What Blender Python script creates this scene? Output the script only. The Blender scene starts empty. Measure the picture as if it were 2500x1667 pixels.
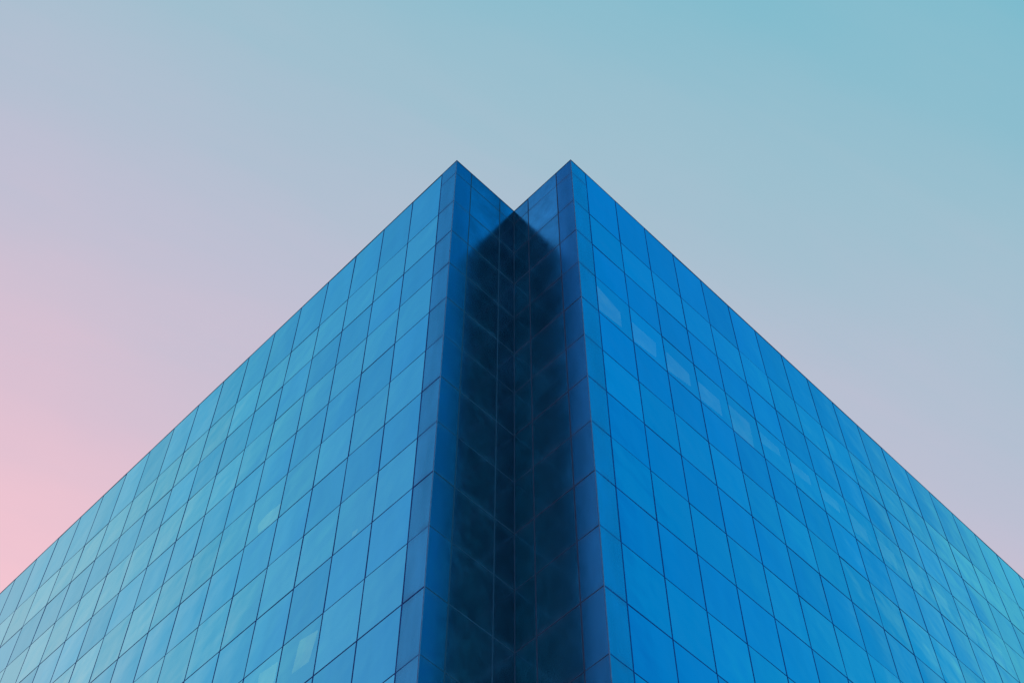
import bpy, bmesh, math, random
from mathutils import Vector, Matrix
random.seed(7)
S = bpy.context.scene
COL = S.collection
W = 1.4                                   # width of one facade bay in metres
H = 1.4299 * W                            # height of one row of panes
T0 = 0.679 * W                            # height of the band under the coping
HALF = 0.49 * W                           # narrow panel beside an outer corner
D = 1.856 * W                             # depth of the corner notch along each face
ROOF = 1.6 + 32.073 * W
k = math.sqrt(0.5)

# ------------------------------------------------------------------ camera
PITCH, ROLL, YAW, FPX = 1.02706, 0.0007026, -0.0068163, 3697.4
CAM = Vector((0.0615 * W, -15.8104 * W, 1.6))
fw = Vector((math.sin(YAW) * math.cos(PITCH), math.cos(YAW) * math.cos(PITCH), math.sin(PITCH)))
rt = Vector((math.cos(YAW), -math.sin(YAW), 0)); up = rt.cross(fw)
RX = rt * math.cos(ROLL) + up * math.sin(ROLL); UY = -rt * math.sin(ROLL) + up * math.cos(ROLL)
cd = bpy.data.cameras.new('camera'); cam = bpy.data.objects.new('camera', cd); COL.objects.link(cam)
M = Matrix((RX, UY, -fw)).transposed().to_4x4(); M.translation = CAM
cam.matrix_world = M
cd.sensor_width = 36; cd.lens = 36 * FPX / 2500; cd.clip_start = .1; cd.clip_end = 5000
S.camera = cam

# ------------------------------------------------------------------ sky: dusk, pink glow low on the left, teal overhead, night blue behind
SUN_EL, SUN_AZ = math.radians(5), math.radians(-42)       # azimuth from +Y towards +X
wd = bpy.data.worlds.new("World"); S.world = wd; wd.use_nodes = True
nt = wd.node_tree; N = nt.nodes; Lk = nt.links; N.clear()
out = N.new('ShaderNodeOutputWorld'); bg = N.new('ShaderNodeBackground')
tc = N.new('ShaderNodeTexCoord')
dot = N.new('ShaderNodeVectorMath'); dot.operation = 'DOT_PRODUCT'
nz = N.new('ShaderNodeTexNoise'); nz.inputs['Scale'].default_value = 2.4; nz.inputs['Detail'].default_value = 5
mp = N.new('ShaderNodeMapping'); mp.inputs['Scale'].default_value = (1, 1, 2.2); mp.inputs['Rotation'].default_value = (.3, .5, .2)
Lk.new(tc.outputs['Generated'], mp.inputs['Vector']); Lk.new(mp.outputs[0], nz.inputs['Vector'])
Lk.new(tc.outputs['Generated'], dot.inputs[0]); dot.inputs[1].default_value = (-79, 240, 0)
# s = 74 + dot, plus faint veils of thin cloud
ma = N.new('ShaderNodeMath'); ma.operation = 'MULTIPLY_ADD'; ma.inputs[1].default_value = 26; ma.inputs[2].default_value = 74 - 13 - 7
Lk.new(nz.outputs['Fac'], ma.inputs[0])
ad = N.new('ShaderNodeMath'); ad.operation = 'ADD'; Lk.new(dot.outputs['Value'], ad.inputs[0]); Lk.new(ma.outputs[0], ad.inputs[1])
sx = N.new('ShaderNodeSeparateXYZ'); Lk.new(tc.outputs['Generated'], sx.inputs[0])
# faint veils of high cloud, drawn out in one direction
vu = N.new('ShaderNodeVectorMath'); vu.operation = 'DOT_PRODUCT'; vu.inputs[1].default_value = (1.3, .65, -.3); Lk.new(tc.outputs['Generated'], vu.inputs[0])
vv = N.new('ShaderNodeVectorMath'); vv.operation = 'DOT_PRODUCT'; vv.inputs[1].default_value = (-4.2, 8.2, -2.0); Lk.new(tc.outputs['Generated'], vv.inputs[0])
vc = N.new('ShaderNodeCombineXYZ'); Lk.new(vu.outputs['Value'], vc.inputs[0]); Lk.new(vv.outputs['Value'], vc.inputs[1])
vn = N.new('ShaderNodeTexNoise'); vn.inputs['Scale'].default_value = 1.5; vn.inputs['Detail'].default_value = 6; vn.inputs['Roughness'].default_value = .55; vn.inputs['Distortion'].default_value = .35
Lk.new(vc.outputs[0], vn.inputs['Vector'])
va = N.new('ShaderNodeMath'); va.operation = 'MULTIPLY_ADD'; va.inputs[1].default_value = 24; va.inputs[2].default_value = -12; Lk.new(vn.outputs['Fac'], va.inputs[0])
vs = N.new('ShaderNodeMath'); vs.operation = 'ADD'; Lk.new(ad.outputs[0], vs.inputs[0]); Lk.new(va.outputs[0], vs.inputs[1]); ad = vs
sq = N.new('ShaderNodeMath'); sq.operation = 'MULTIPLY'; Lk.new(sx.outputs['X'], sq.inputs[0]); Lk.new(sx.outputs['X'], sq.inputs[1])
sm = N.new('ShaderNodeMath'); sm.operation = 'MINIMUM'; sm.inputs[1].default_value = .085; Lk.new(sq.outputs[0], sm.inputs[0])
sa = N.new('ShaderNodeMath'); sa.operation = 'MULTIPLY_ADD'; sa.inputs[1].default_value = 130; Lk.new(sm.outputs[0], sa.inputs[0]); Lk.new(ad.outputs[0], sa.inputs[2])
mr = N.new('ShaderNodeMapRange'); mr.inputs['From Min'].default_value = -150; mr.inputs['From Max'].default_value = 300
Lk.new(sa.outputs[0], mr.inputs['Value'])
ramp = N.new('ShaderNodeValToRGB'); ramp.color_ramp.interpolation = 'LINEAR'
def lin(c): c /= 255.0; return c / 12.92 if c <= .04045 else ((c + .055) / 1.055) ** 2.4
STOPS = [(-150, (0, 12, 26)), (-60, (0, 38, 66)), (0, (0, 122, 172)), (50, (6, 163, 208)), (80, (48, 154, 206)), (93, (86, 163, 206)), (110, (106, 180, 206)),
         (127, (127, 188, 206)), (160, (158, 192, 208)), (195, (191, 192, 211)), (225, (219, 193, 210)), (262, (252, 199, 209)), (300, (255, 206, 200))]
el = ramp.color_ramp.elements
while len(el) < len(STOPS): el.new(.5)
for e, (s, c) in zip(el, STOPS):
    pass
for i, (s, c) in enumerate(STOPS):
    el[i].position = (s + 150) / 450.0
for i, (s, c) in enumerate(STOPS):
    el[i].color = (lin(c[0]), lin(c[1]), lin(c[2]), 1)
Lk.new(mr.outputs[0], ramp.inputs['Fac'])
# the sky dims gently away from the afterglow
dm = N.new('ShaderNodeMapRange'); dm.inputs['From Min'].default_value = -.4; dm.inputs['From Max'].default_value = .40
Lk.new(sx.outputs['Y'], dm.inputs['Value'])
dr = N.new('ShaderNodeValToRGB'); e2 = dr.color_ramp.elements
DIM = [(-.4, (.07, .12, .18)), (-.08, (.28, .48, .82)), (.06, (.35, .55, .90)), (.13, (.37, .63, .92)), (.18, (.43, .73, .94)), (.25, (.78, .90, .98)), (.30, (1, 1, 1))]
while len(e2) < len(DIM): e2.new(.5)
for i, (y, c) in enumerate(DIM): e2[i].position = (y + .4) / .8
for i, (y, c) in enumerate(DIM): e2[i].color = (*c, 1)
Lk.new(dm.outputs[0], dr.inputs['Fac'])
dv = N.new('ShaderNodeVectorMath'); dv.operation = 'MULTIPLY'; Lk.new(ramp.outputs['Color'], dv.inputs[0]); Lk.new(dr.outputs['Color'], dv.inputs[1])
bg.inputs['Strength'].default_value = 1.055
# unseen blue glow added low behind right, to brighten the right-facing panels
gd = N.new('ShaderNodeVectorMath'); gd.operation = 'DOT_PRODUCT'; Lk.new(tc.outputs['Generated'], gd.inputs[0])
gd.inputs[1].default_value = (math.sin(math.radians(136)) * .98, math.cos(math.radians(136)) * .98, .20)
gm = N.new('ShaderNodeMapRange'); gm.interpolation_type = 'SMOOTHSTEP'
gm.inputs['From Min'].default_value = .78; gm.inputs['From Max'].default_value = 1.0; Lk.new(gd.outputs['Value'], gm.inputs['Value'])
gc = N.new('ShaderNodeVectorMath'); gc.operation = 'SCALE'; gc.inputs[0].default_value = (.1, 3.0, 4.8); Lk.new(gm.outputs[0], gc.inputs['Scale'])
ga = N.new('ShaderNodeVectorMath'); ga.operation = 'ADD'; Lk.new(gc.outputs[0], ga.inputs[0]); Lk.new(dv.outputs[0], ga.inputs[1])
# weaker unseen violet glow added low behind left, for the left-facing panels
hd = N.new('ShaderNodeVectorMath'); hd.operation = 'DOT_PRODUCT'; Lk.new(tc.outputs['Generated'], hd.inputs[0])
hd.inputs[1].default_value = (math.sin(math.radians(-136)) * .98, math.cos(math.radians(-136)) * .98, .20)
hm = N.new('ShaderNodeMapRange'); hm.interpolation_type = 'SMOOTHSTEP'
hm.inputs['From Min'].default_value = .78; hm.inputs['From Max'].default_value = 1.0; Lk.new(hd.outputs['Value'], hm.inputs['Value'])
hc = N.new('ShaderNodeVectorMath'); hc.operation = 'SCALE'; hc.inputs[0].default_value = (.75, .8, 1.5); Lk.new(hm.outputs[0], hc.inputs['Scale'])
ha = N.new('ShaderNodeVectorMath'); ha.operation = 'ADD'; Lk.new(hc.outputs[0], ha.inputs[0]); Lk.new(ga.outputs[0], ha.inputs[1])
Lk.new(ha.outputs[0], bg.inputs['Color'])
sky = N.new('ShaderNodeTexSky'); sky.sky_type = 'NISHITA'; sky.sun_disc = False
sky.sun_elevation = SUN_EL; sky.sun_rotation = SUN_AZ
bg2 = N.new('ShaderNodeBackground'); bg2.inputs['Strength'].default_value = 0.05
Lk.new(sky.outputs[0], bg2.inputs['Color'])
mx = N.new('ShaderNodeMixShader'); mx.inputs['Fac'].default_value = 0.06
Lk.new(bg.outputs[0], mx.inputs[1]); Lk.new(bg2.outputs[0], mx.inputs[2]); Lk.new(mx.outputs[0], out.inputs['Surface'])

sd = bpy.data.lights.new('sun', 'SUN'); sd.energy = 2.0; sd.angle = math.radians(.5); sd.color = (1, .8, .72)
so = bpy.data.objects.new('sun', sd); COL.objects.link(so)
sdir = Vector((math.sin(SUN_AZ) * math.cos(SUN_EL), math.cos(SUN_AZ) * math.cos(SUN_EL), math.sin(SUN_EL)))
so.rotation_euler = sdir.to_track_quat('Z', 'Y').to_euler(); so.location = sdir * 300
S.view_settings.view_transform = 'Standard'; S.view_settings.look = 'None'
S.view_settings.exposure = 0; S.view_settings.gamma = 1
S.cycles.max_bounces = 10; S.cycles.glossy_bounces = 6; S.cycles.transparent_max_bounces = 8

# ------------------------------------------------------------------ materials
def newmat(name):
    m = bpy.data.materials.new(name); m.use_nodes = True; m.node_tree.nodes.clear(); return m, m.node_tree.nodes, m.node_tree.links
def tint_nodes(N, L, stops):
    """mirror coating: colour of the reflection against the angle of incidence (Fresnel)"""
    lw = N.new('ShaderNodeLayerWeight'); lw.inputs['Blend'].default_value = .5
    r = N.new('ShaderNodeValToRGB'); r.color_ramp.interpolation = 'EASE'
    e = r.color_ramp.elements
    while len(e) < len(stops): e.new(.5)
    for i, (c, col) in enumerate(stops): e[i].position = 1 - c      # Facing = 1 - cos
    for i, (c, col) in enumerate(stops): e[i].color = (*col, 1)
    L.new(lw.outputs['Facing'], r.inputs['Fac'])
    return r
def mottle(N, L, scale, lo, hi, stretch=(1, 1, .18)):
    tc = N.new('ShaderNodeTexCoord'); mp = N.new('ShaderNodeMapping'); mp.inputs['Scale'].default_value = stretch
    n = N.new('ShaderNodeTexNoise'); n.inputs['Scale'].default_value = scale; n.inputs['Detail'].default_value = 7; n.inputs['Roughness'].default_value = .62
    mr = N.new('ShaderNodeMapRange'); mr.inputs['From Min'].default_value = .3; mr.inputs['From Max'].default_value = .7
    mr.inputs['To Min'].default_value = lo; mr.inputs['To Max'].default_value = hi
    L.new(tc.outputs['Object'], mp.inputs['Vector']); L.new(mp.outputs[0], n.inputs['Vector']); L.new(n.outputs['Fac'], mr.inputs['Value'])
    return mr
def glass(name, stops, rough, trans, dirt_amt, diff=None, bump=0.0, rgh_var=0.0, vary=.04):
    m, N, L = newmat(name)
    o = N.new('ShaderNodeOutputMaterial')
    r = tint_nodes(N, L, stops)
    at = N.new('ShaderNodeAttribute'); at.attribute_name = 'tone'
    vm = N.new('ShaderNodeMath'); vm.operation = 'MULTIPLY_ADD'; vm.inputs[1].default_value = vary; vm.inputs[2].default_value = 1 - vary / 2
    L.new(at.outputs['Fac'], vm.inputs[0])
    d = mottle(N, L, 1.6 if dirt_amt < .4 else .9, 1 - dirt_amt, 1.0, (1, 1, .18) if dirt_amt < .4 else (1, 1, .8))
    mu = N.new('ShaderNodeMath'); mu.operation = 'MULTIPLY'; L.new(vm.outputs[0], mu.inputs[0]); L.new(d.outputs[0], mu.inputs[1])
    sc = N.new('ShaderNodeVectorMath'); sc.operation = 'SCALE'; L.new(r.outputs['Color'], sc.inputs[0]); L.new(mu.outputs[0], sc.inputs['Scale'])
    g = N.new('ShaderNodeBsdfGlossy'); g.distribution = 'GGX'; g.inputs['Roughness'].default_value = rough
    L.new(sc.outputs[0], g.inputs['Color'])
    if rgh_var:
        d2 = mottle(N, L, 5.0, rough, rough + rgh_var, (1, 1, .5)); L.new(d2.outputs[0], g.inputs['Roughness'])
    if bump:
        n = N.new('ShaderNodeTexNoise'); n.inputs['Scale'].default_value = 1.1; n.inputs['Detail'].default_value = 1.5
        tc = N.new('ShaderNodeTexCoord'); L.new(tc.outputs['Object'], n.inputs['Vector'])
        b = N.new('ShaderNodeBump'); b.inputs['Strength'].default_value = 1; b.inputs['Distance'].default_value = bump
        L.new(n.outputs['Fac'], b.inputs['Height']); L.new(b.outputs[0], g.inputs['Normal'])
    sh = g
    if diff:
        # reflected bands painted as pale dust along the horizontal joints
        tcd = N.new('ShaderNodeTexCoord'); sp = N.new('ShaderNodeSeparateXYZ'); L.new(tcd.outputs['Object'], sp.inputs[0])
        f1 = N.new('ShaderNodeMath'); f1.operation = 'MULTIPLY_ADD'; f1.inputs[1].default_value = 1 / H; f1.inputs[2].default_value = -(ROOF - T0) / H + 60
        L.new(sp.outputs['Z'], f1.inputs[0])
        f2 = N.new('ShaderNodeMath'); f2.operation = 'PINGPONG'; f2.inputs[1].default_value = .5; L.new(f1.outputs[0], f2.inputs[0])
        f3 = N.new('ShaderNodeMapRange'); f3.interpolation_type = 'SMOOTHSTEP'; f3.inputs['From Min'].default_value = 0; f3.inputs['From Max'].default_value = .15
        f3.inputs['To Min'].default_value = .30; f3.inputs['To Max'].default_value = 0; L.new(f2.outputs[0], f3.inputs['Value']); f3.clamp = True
        d3 = mottle(N, L, 2.2, -.35, 1.1, (1, 1, .7)); f4 = N.new('ShaderNodeMath'); f4.operation = 'MULTIPLY'
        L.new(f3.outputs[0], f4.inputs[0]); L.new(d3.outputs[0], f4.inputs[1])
        refl_band = N.new('ShaderNodeBsdfDiffuse'); refl_band.inputs['Color'].default_value = (.14, .15, .21, 1)
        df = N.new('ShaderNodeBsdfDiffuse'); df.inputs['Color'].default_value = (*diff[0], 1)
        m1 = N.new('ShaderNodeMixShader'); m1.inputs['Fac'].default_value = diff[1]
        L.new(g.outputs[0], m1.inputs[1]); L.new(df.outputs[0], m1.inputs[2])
        m4 = N.new('ShaderNodeMixShader'); L.new(f4.outputs[0], m4.inputs['Fac']); L.new(m1.outputs[0], m4.inputs[1]); L.new(refl_band.outputs[0], m4.inputs[2]); sh = m4
    if trans:
        # mirror coating on the outer face only: reflection plus a little of the glowing patches set behind
        t = N.new('ShaderNodeBsdfTransparent'); t.inputs['Color'].default_value = (.62 * trans, .8 * trans, .85 * trans, 1)
        m2 = N.new('ShaderNodeAddShader'); L.new(sh.outputs[0], m2.inputs[0]); L.new(t.outputs[0], m2.inputs[1])
        t2 = N.new('ShaderNodeBsdfTransparent'); ge = N.new('ShaderNodeNewGeometry'); m3 = N.new('ShaderNodeMixShader')
        L.new(ge.outputs['Backfacing'], m3.inputs['Fac']); L.new(m2.outputs[0], m3.inputs[1]); L.new(t2.outputs[0], m3.inputs[2]); sh = m3
    L.new(sh.outputs[0], o.inputs['Surface'])
    return m
VIS = [(0.60, (.46, .96, .98)), (0.20, (.48, .98, .98)), (0.05, (1, 1, 1))]
SPA = [(0.60, (.38, .90, 1)), (0.20, (.42, .93, 1)), (0.05, (1, 1, 1))]
COR = [(0.50, (.46, .78, .92)), (0.20, (.50, .80, .94)), (0.05, (.9, .95, 1))]
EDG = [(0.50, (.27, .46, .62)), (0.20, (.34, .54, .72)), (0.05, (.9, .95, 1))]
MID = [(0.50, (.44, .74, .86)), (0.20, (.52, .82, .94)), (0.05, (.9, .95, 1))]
M_vis = glass('vision_glass', VIS, .03, .18, .02, bump=.014, vary=.10)
M_spa = glass('spandrel_glass', SPA, .04, 0, .06, bump=.010, vary=.11)
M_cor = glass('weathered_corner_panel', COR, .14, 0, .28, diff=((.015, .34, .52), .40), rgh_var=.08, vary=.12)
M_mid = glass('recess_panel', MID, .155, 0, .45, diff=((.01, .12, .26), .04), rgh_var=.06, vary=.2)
M_edge = glass('corner_panel_shaded', EDG, .17, 0, .32, diff=((.012, .28, .46), .15), rgh_var=.08, vary=.12)  # darker copy of the corner panel, the notch's shade put into its colour
def plain(name, col, rough, nscale=0, spec=.3, metal=0):
    m, N, L = newmat(name); o = N.new('ShaderNodeOutputMaterial'); p = N.new('ShaderNodeBsdfPrincipled')
    p.inputs['Roughness'].default_value = rough; p.inputs['Specular IOR Level'].default_value = spec; p.inputs['Metallic'].default_value = metal
    p.inputs['Base Color'].default_value = (*col, 1)
    if nscale:
        d = mottle(N, L, nscale, .75, 1.2, (1, 1, 1)); rgb = N.new('ShaderNodeVectorMath'); rgb.operation = 'SCALE'
        rgb.inputs[0].default_value = col; L.new(d.outputs[0], rgb.inputs['Scale']); L.new(rgb.outputs[0], p.inputs['Base Color'])
    L.new(p.outputs[0], o.inputs['Surface']); return m
M_gask = plain('dark_sealant', (.035, .06, .20), .6, 9, .06)
M_nseal = plain('weathered_sealant', (.085, .07, .10), .6, 14, .06)
M_trim = plain('corner_trim_metal', (.24, .22, .32), .6, 6, .1)
M_cope = plain('coping_metal', (.02, .05, .10), .45, 3)
M_core = plain('dark_interior', (.012, .014, .018), .9)
def glow_mat(name, col, st):
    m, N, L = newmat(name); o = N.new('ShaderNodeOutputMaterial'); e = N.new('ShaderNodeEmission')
    d = mottle(N, L, 1.1, .25, 1.2, (1, 1, 1)); mu = N.new('ShaderNodeMath'); mu.operation = 'MULTIPLY'; mu.inputs[1].default_value = st
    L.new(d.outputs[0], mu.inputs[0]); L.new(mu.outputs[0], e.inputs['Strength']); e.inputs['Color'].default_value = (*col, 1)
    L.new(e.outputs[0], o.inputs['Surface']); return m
M_patch = {'right': glow_mat('right_patch_glow', (.16, .27, .14), 1.15), 'left': glow_mat('left_patch_glow', (.7, .85, .14), .66)}  # made-up glow for the pale patches, no lamps stand there
M_roof = plain('roof_membrane', (.18, .18, .18), .9, 2)
M_plinth = plain('granite_plinth', (.16, .16, .17), .5, 20)
# paving
m, N_, L_ = newmat('plaza_paving'); o = N_.new('ShaderNodeOutputMaterial'); p = N_.new('ShaderNodeBsdfPrincipled'); p.inputs['Roughness'].default_value = .8
br = N_.new('ShaderNodeTexBrick'); br.inputs['Scale'].default_value = 1; br.offset = .5
br.inputs['Brick Width'].default_value = .9; br.inputs['Row Height'].default_value = .6; br.inputs['Mortar Size'].default_value = .008
br.inputs['Color1'].default_value = (.20, .19, .18, 1); br.inputs['Color2'].default_value = (.25, .24, .23, 1); br.inputs['Mortar'].default_value = (.07, .07, .07, 1)
tcx = N_.new('ShaderNodeTexCoord'); L_.new(tcx.outputs['Object'], br.inputs['Vector']); L_.new(br.outputs['Color'], p.inputs['Base Color']); L_.new(p.outputs[0], o.inputs['Surface'])
M_pave = m

# ------------------------------------------------------------------ mesh helpers
def link(name, bm, mat, parent=None, smooth=False):
    me = bpy.data.meshes.new(name); bm.to_mesh(me); bm.free(); me.materials.append(mat)
    if smooth:
        for p in me.polygons: p.use_smooth = True
        me.set_sharp_from_angle(angle=math.radians(30))
    ob = bpy.data.objects.new(name, me); COL.objects.link(ob); ob.parent = parent
    return ob
def slab(bm, O, u, n, u0, u1, z0, z1, d0, d1):
    """box on a facade: u along the wall, z height, d = distance outwards"""
    P = [bm.verts.new(O + u * a + n * c + Vector((0, 0, b))) for a in (u0, u1) for b in (z0, z1) for c in (d0, d1)]
    for f in ((0, 1, 3, 2), (4, 6, 7, 5), (0, 4, 5, 1), (2, 3, 7, 6), (0, 2, 6, 4), (1, 5, 7, 3)):
        bm.faces.new([P[i] for i in f])
    bmesh.ops.recalc_face_normals(bm, faces=bm.faces)
def pane(bm, lay, O, u, n, u0, u1, z0, z1, bow, tone, tx=0, tz=0, slot=0):
    """one sheet 14 mm thick, front slightly bowed as toughened glass is"""
    g = 6; F = []
    for i in range(g + 1):
        row = []
        for j in range(g + 1):
            a, b = i / g, j / g
            q = bow * (1 - (2 * a - 1) ** 2) * (1 - (2 * b - 1) ** 2) + tx * (a - .5) + tz * (b - .5)
            row.append(bm.verts.new(O + u * (u0 + (u1 - u0) * a) + n * q + Vector((0, 0, z0 + (z1 - z0) * b))))
        F.append(row)
    flip = u.cross(Vector((0, 0, 1))).dot(n) < 0
    def face(vs):
        f = bm.faces.new(vs[::-1] if flip else vs); f[lay] = tone; f.material_index = slot
        return f
    for i in range(g):
        for j in range(g): face([F[i][j], F[i + 1][j], F[i + 1][j + 1], F[i][j + 1]])
    B = [bm.verts.new(O + u * a - n * .014 + Vector((0, 0, b))) for a, b in ((u0, z0), (u1, z0), (u1, z1), (u0, z1))]
    face(B[::-1])
    e = [[F[i][0] for i in range(g + 1)], [F[g][j] for j in range(g + 1)], [F[g - i][g] for i in range(g + 1)], [F[0][g - j] for j in range(g + 1)]]
    for q in range(4):
        face(e[q][::-1] + [B[q], B[(q + 1) % 4]])
def shown(P):
    """how much of the picture a quad covers (to pick which repeats become parts)"""
    pl = []
    for v in P:
        d = v - CAM; Z = d.dot(fw)
        if Z <= .1: return 0
        pl.append((1250 + FPX * d.dot(RX) / Z, 833.5 - FPX * d.dot(UY) / Z))
    for ax, lim, sg in ((0, 0, 1), (0, 2500, -1), (1, 0, 1), (1, 1667, -1)):
        o = []
        for i in range(len(pl)):
            a, b = pl[i - 1], pl[i]; ia, ib = (a[ax] - lim) * sg >= 0, (b[ax] - lim) * sg >= 0
            if ia != ib:
                t = (lim - a[ax]) / (b[ax] - a[ax]); o.append((a[0] + (b[0] - a[0]) * t, a[1] + (b[1] - a[1]) * t))
            if ib: o.append(b)
        pl = o
        if not pl: return 0
    return abs(sum(pl[i - 1][0] * pl[i][1] - pl[i][0] * pl[i - 1][1] for i in range(len(pl)))) / 2

# ------------------------------------------------------------------ ground
bm = bmesh.new(); R_ = 1500
bm.faces.new([bm.verts.new(v) for v in ((-R_, -R_, 0), (R_, -R_, 0), (R_, R_, 0), (-R_, R_, 0))])
gr = link('ground', bm, M_pave); gr['kind'] = 'structure'

# ------------------------------------------------------------------ the tower
tower = bpy.data.objects.new('office_tower', None); COL.objects.link(tower); tower.location = (0, 0, 0)
tower['label'] = 'tall blue mirrored glass office tower with a dark notch cut into its corner'
tower['category'] = 'office tower'
uL = Vector((-k, k, 0)); uR = Vector((k, k, 0))
A = -uR * D; B = -uL * D; C_ = Vector((0, 0, 0))
NC = 26
END = HALF + NC * W
ROWS = [ROOF - T0 - i * H for i in range(23)]          # heights of the horizontal joints
BASE = ROWS[-1]
# facades: origin, direction along, outward normal, vertical joints
cols_out = [HALF + i * W for i in range(NC + 1)]
cols_in = [.478 * W, 1.393 * W]
FAC = {'left': (A, uL, -uR, cols_out, END), 'right': (B, uR, -uL, cols_out, END),
       'notch_left': (A, uR, -uL, cols_in, D), 'notch_right': (B, uL, -uR, cols_in, D)}
# note: the left outer face and the right notch face look the same way, as do the other two
GV, GTHIN, GTHICK = .033, .023, .036
def jw(i): return GTHICK if (i % 2 == 0 and i > 0) else GTHIN
quads = {'window': [], 'spandrel_panel': [], 'corner_panel': []}
for fn, (O, u, n, cols, end) in FAC.items():
    outer = not fn.startswith('notch')
    xs = [.02] + cols + ([] if outer else [D - .012])
    for ci in range(len(xs) - 1):
        u0 = xs[ci] + (GV / 2 if ci else 0); u1 = xs[ci + 1] - (GV / 2 if (outer or ci < len(xs) - 2) else 0)
        narrow = (not outer) or ci == 0
        zs = []
        if narrow: zs.append((ROOF - .05, ROWS[0] + GTHIN / 2, 'corner_panel'))
        for i in range(len(ROWS) - 1):
            top = ROWS[i] - jw(i) / 2; bot = ROWS[i + 1] + jw(i + 1) / 2
            if narrow: kind = 'corner_panel'
            else:
                kind = 'window' if i % 2 == 1 else 'spandrel_panel'
                if i == 0: top = ROOF - .05
            zs.append((top, bot, kind))
        for top, bot, kind in zs:
            P = [O + u * u0 + Vector((0, 0, bot)), O + u * u1 + Vector((0, 0, bot)), O + u * u1 + Vector((0, 0, top)), O + u * u0 + Vector((0, 0, top))]
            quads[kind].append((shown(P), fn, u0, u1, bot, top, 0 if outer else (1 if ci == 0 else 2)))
mats = {'window': M_vis, 'spandrel_panel': M_spa, 'corner_panel': M_cor}
for kind, q in quads.items():
    q.sort(key=lambda t: -t[0])
    rest = bmesh.new(); rl = rest.faces.layers.float.new('tone')
    nrest = 0
    for r_, (area, fn, u0, u1, z0, z1, mid) in enumerate(q):
        O, u, n, cols, end = FAC[fn]
        bow = random.uniform(-.004, .008) if kind != 'corner_panel' else random.uniform(-.001, .001)
        arg = (O, u, n, u0, u1, z0, z1, bow, random.random(), random.gauss(0, .0022), random.gauss(0, .003))
        if r_ < 100:
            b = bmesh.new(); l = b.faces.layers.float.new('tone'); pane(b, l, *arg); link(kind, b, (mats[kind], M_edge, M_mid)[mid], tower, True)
        else:
            pane(rest, rl, *arg, slot=mid); nrest += 1
    if nrest:
        ob = link(kind + 's', rest, mats[kind], tower, True); ob['kind'] = 'stuff'
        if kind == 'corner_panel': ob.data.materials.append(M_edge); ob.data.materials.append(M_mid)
    else: rest.free()
# sealed joints: each upright and each crosspiece of its own
for fn, (O, u, n, cols, end) in FAC.items():
    outer = not fn.startswith('notch')
    zt = ROOF - .05
    for ci, x in enumerate(cols):
        bm = bmesh.new(); slab(bm, O, u, n, x - GV / 2, x + GV / 2, BASE, zt, -.05, .004 if outer else .003)
        link('mullion', bm, M_gask if outer else M_nseal, tower)
    for i, z in enumerate(ROWS):
        g = jw(i); x1 = end if outer else D - .012
        if outer and i == 0: x1 = HALF
        bm = bmesh.new(); slab(bm, O, u, n, .02, x1, z - g / 2, z + g / 2, -.046, .003 if outer else .0015)
        link('transom', bm, M_gask if outer else M_nseal, tower)
# inner corner seal and the two outer corner trims
bm = bmesh.new(); slab(bm, C_, uR, -uL, -.014, .03, BASE, ROOF - .05, -.03, .014); link('corner_seal', bm, M_nseal, tower)
for P_ in (A, B):
    uu, nn = (uR, -uL) if P_ is A else (uL, -uR)
    bm = bmesh.new(); slab(bm, P_, uu, nn, -.003, .019, BASE, ROOF - .05, -.019, .003)
    bmesh.ops.bevel(bm, geom=[e for e in bm.edges if abs((e.verts[0].co - e.verts[1].co).normalized().z) > .9], offset=.004, segments=2, affect='EDGES')
    link('corner_trim', bm, M_trim, tower)
# coping along the four top edges
def prism(bm, poly, z0, z1, top=True):
    lo = [bm.verts.new((p.x, p.y, z0)) for p in poly]; hi = [bm.verts.new((p.x, p.y, z1)) for p in poly]
    for i in range(len(poly)): bm.faces.new([lo[i - 1], lo[i], hi[i], hi[i - 1]])
    bm.faces.new(lo[::-1]); bm.faces.new(hi); bmesh.ops.recalc_face_normals(bm, faces=bm.faces)
def outline(ins):
    """tower plan, moved inwards by ins"""
    a = A + (uR + uL) * ins if False else A + Vector((0, 1, 0)) * ins / k * 1.0
    b = B + Vector((0, 1, 0)) * ins / k
    c = C_ + Vector((0, 1, 0)) * ins / k
    le = A + uL * (END - ins) + uR * ins; re = B + uR * (END - ins) + uL * ins
    far = A + uL * (END - ins) + uR * (END - ins)
    bk = Vector((0, A.y + (END) / k * 1.0 + 6 - ins, 0))
    return [a, c, b, re, Vector((re.x, re.y, 0)) + uL * 20, le + uR * 20, le]
bm = bmesh.new()
o1, o2 = outline(-.006), outline(.30)
for z in (0,):
    n_ = len(o1)
    vv = [[bm.verts.new((p.x, p.y, zz)) for p in oo] for zz in (ROOF - .05, ROOF) for oo in (o1, o2)]
    l1, l2, h1, h2 = vv
    for i in range(n_):
        j = (i + 1) % n_
        bm.faces.new([l1[i], l1[j], h1[j], h1[i]]); bm.faces.new([h1[i], h1[j], h2[j], h2[i]])
        bm.faces.new([h2[i], h2[j], l2[j], l2[i]]); bm.faces.new([l2[i], l2[j], l1[j], l1[i]])
bmesh.ops.recalc_face_normals(bm, faces=bm.faces)
link('coping', bm, M_cope, tower)
bm = bmesh.new(); prism(bm, outline(.35), BASE - .2, ROOF - .4); link('inner_wall', bm, M_core, tower)
bm = bmesh.new(); prism(bm, outline(.055), ROOF - T0 + .1, ROOF - .30); link('roof', bm, M_roof, tower)
bm = bmesh.new(); prism(bm, outline(-.03), -.3, BASE - .025); link('plinth', bm, M_plinth, tower)

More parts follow.
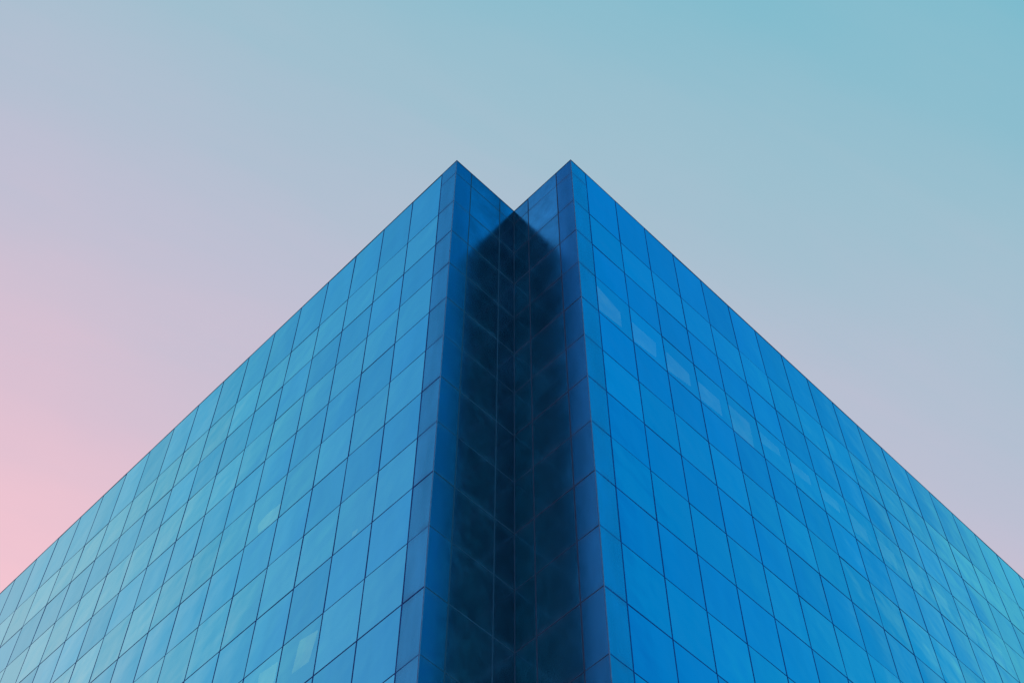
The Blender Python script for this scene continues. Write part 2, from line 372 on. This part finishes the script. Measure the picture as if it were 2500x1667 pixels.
# pale patches on the panes, added as glowing quads behind the glass; corners (bays from the first joint, rows from the first joint)
def wall_uv(px, py, fn, depth):
    O, u, n, cols, end = FAC[fn]
    r = fw + RX * ((px - 1250) / FPX) - UY * ((py - 833.5) / FPX)
    O2 = O - n * depth
    t = (O2 - CAM).dot(n) / r.dot(n); P = CAM + r * t
    return (P - O).dot(u), P.z
PATCHES = [
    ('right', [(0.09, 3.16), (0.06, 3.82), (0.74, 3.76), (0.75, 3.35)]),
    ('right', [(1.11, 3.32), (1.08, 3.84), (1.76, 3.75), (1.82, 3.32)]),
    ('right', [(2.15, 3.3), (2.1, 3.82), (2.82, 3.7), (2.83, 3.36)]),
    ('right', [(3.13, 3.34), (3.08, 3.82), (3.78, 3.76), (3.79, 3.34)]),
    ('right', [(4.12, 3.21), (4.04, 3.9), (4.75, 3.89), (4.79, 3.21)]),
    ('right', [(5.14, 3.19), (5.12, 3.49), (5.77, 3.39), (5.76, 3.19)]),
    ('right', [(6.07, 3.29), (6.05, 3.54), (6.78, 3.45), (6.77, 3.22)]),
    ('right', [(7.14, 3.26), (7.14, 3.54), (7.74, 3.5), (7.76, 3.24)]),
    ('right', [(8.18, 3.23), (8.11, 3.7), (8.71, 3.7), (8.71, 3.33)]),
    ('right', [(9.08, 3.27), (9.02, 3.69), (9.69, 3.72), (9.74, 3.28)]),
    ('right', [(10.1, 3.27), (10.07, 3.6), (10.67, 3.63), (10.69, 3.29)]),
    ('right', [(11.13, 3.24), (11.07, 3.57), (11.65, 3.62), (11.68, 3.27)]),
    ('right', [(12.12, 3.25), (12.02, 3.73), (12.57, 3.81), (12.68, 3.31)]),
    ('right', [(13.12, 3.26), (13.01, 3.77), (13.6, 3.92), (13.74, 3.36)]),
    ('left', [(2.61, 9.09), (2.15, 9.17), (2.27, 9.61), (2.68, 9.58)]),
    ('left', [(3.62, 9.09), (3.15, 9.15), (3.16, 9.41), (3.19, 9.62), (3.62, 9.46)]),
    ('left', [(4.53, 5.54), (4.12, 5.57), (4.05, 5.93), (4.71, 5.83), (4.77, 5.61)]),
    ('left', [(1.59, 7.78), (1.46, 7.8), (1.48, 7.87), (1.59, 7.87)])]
def add_patch(fn, pts, depth=.07):
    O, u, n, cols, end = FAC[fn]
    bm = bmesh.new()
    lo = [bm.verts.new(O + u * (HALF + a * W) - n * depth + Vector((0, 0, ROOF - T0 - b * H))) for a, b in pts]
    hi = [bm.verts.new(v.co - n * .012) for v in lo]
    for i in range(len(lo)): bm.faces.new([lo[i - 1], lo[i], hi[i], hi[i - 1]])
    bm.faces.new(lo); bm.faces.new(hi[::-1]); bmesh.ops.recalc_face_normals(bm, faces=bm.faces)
    link('glow_patch', bm, M_patch[fn], tower)
for fn, pts in PATCHES: add_patch(fn, pts)
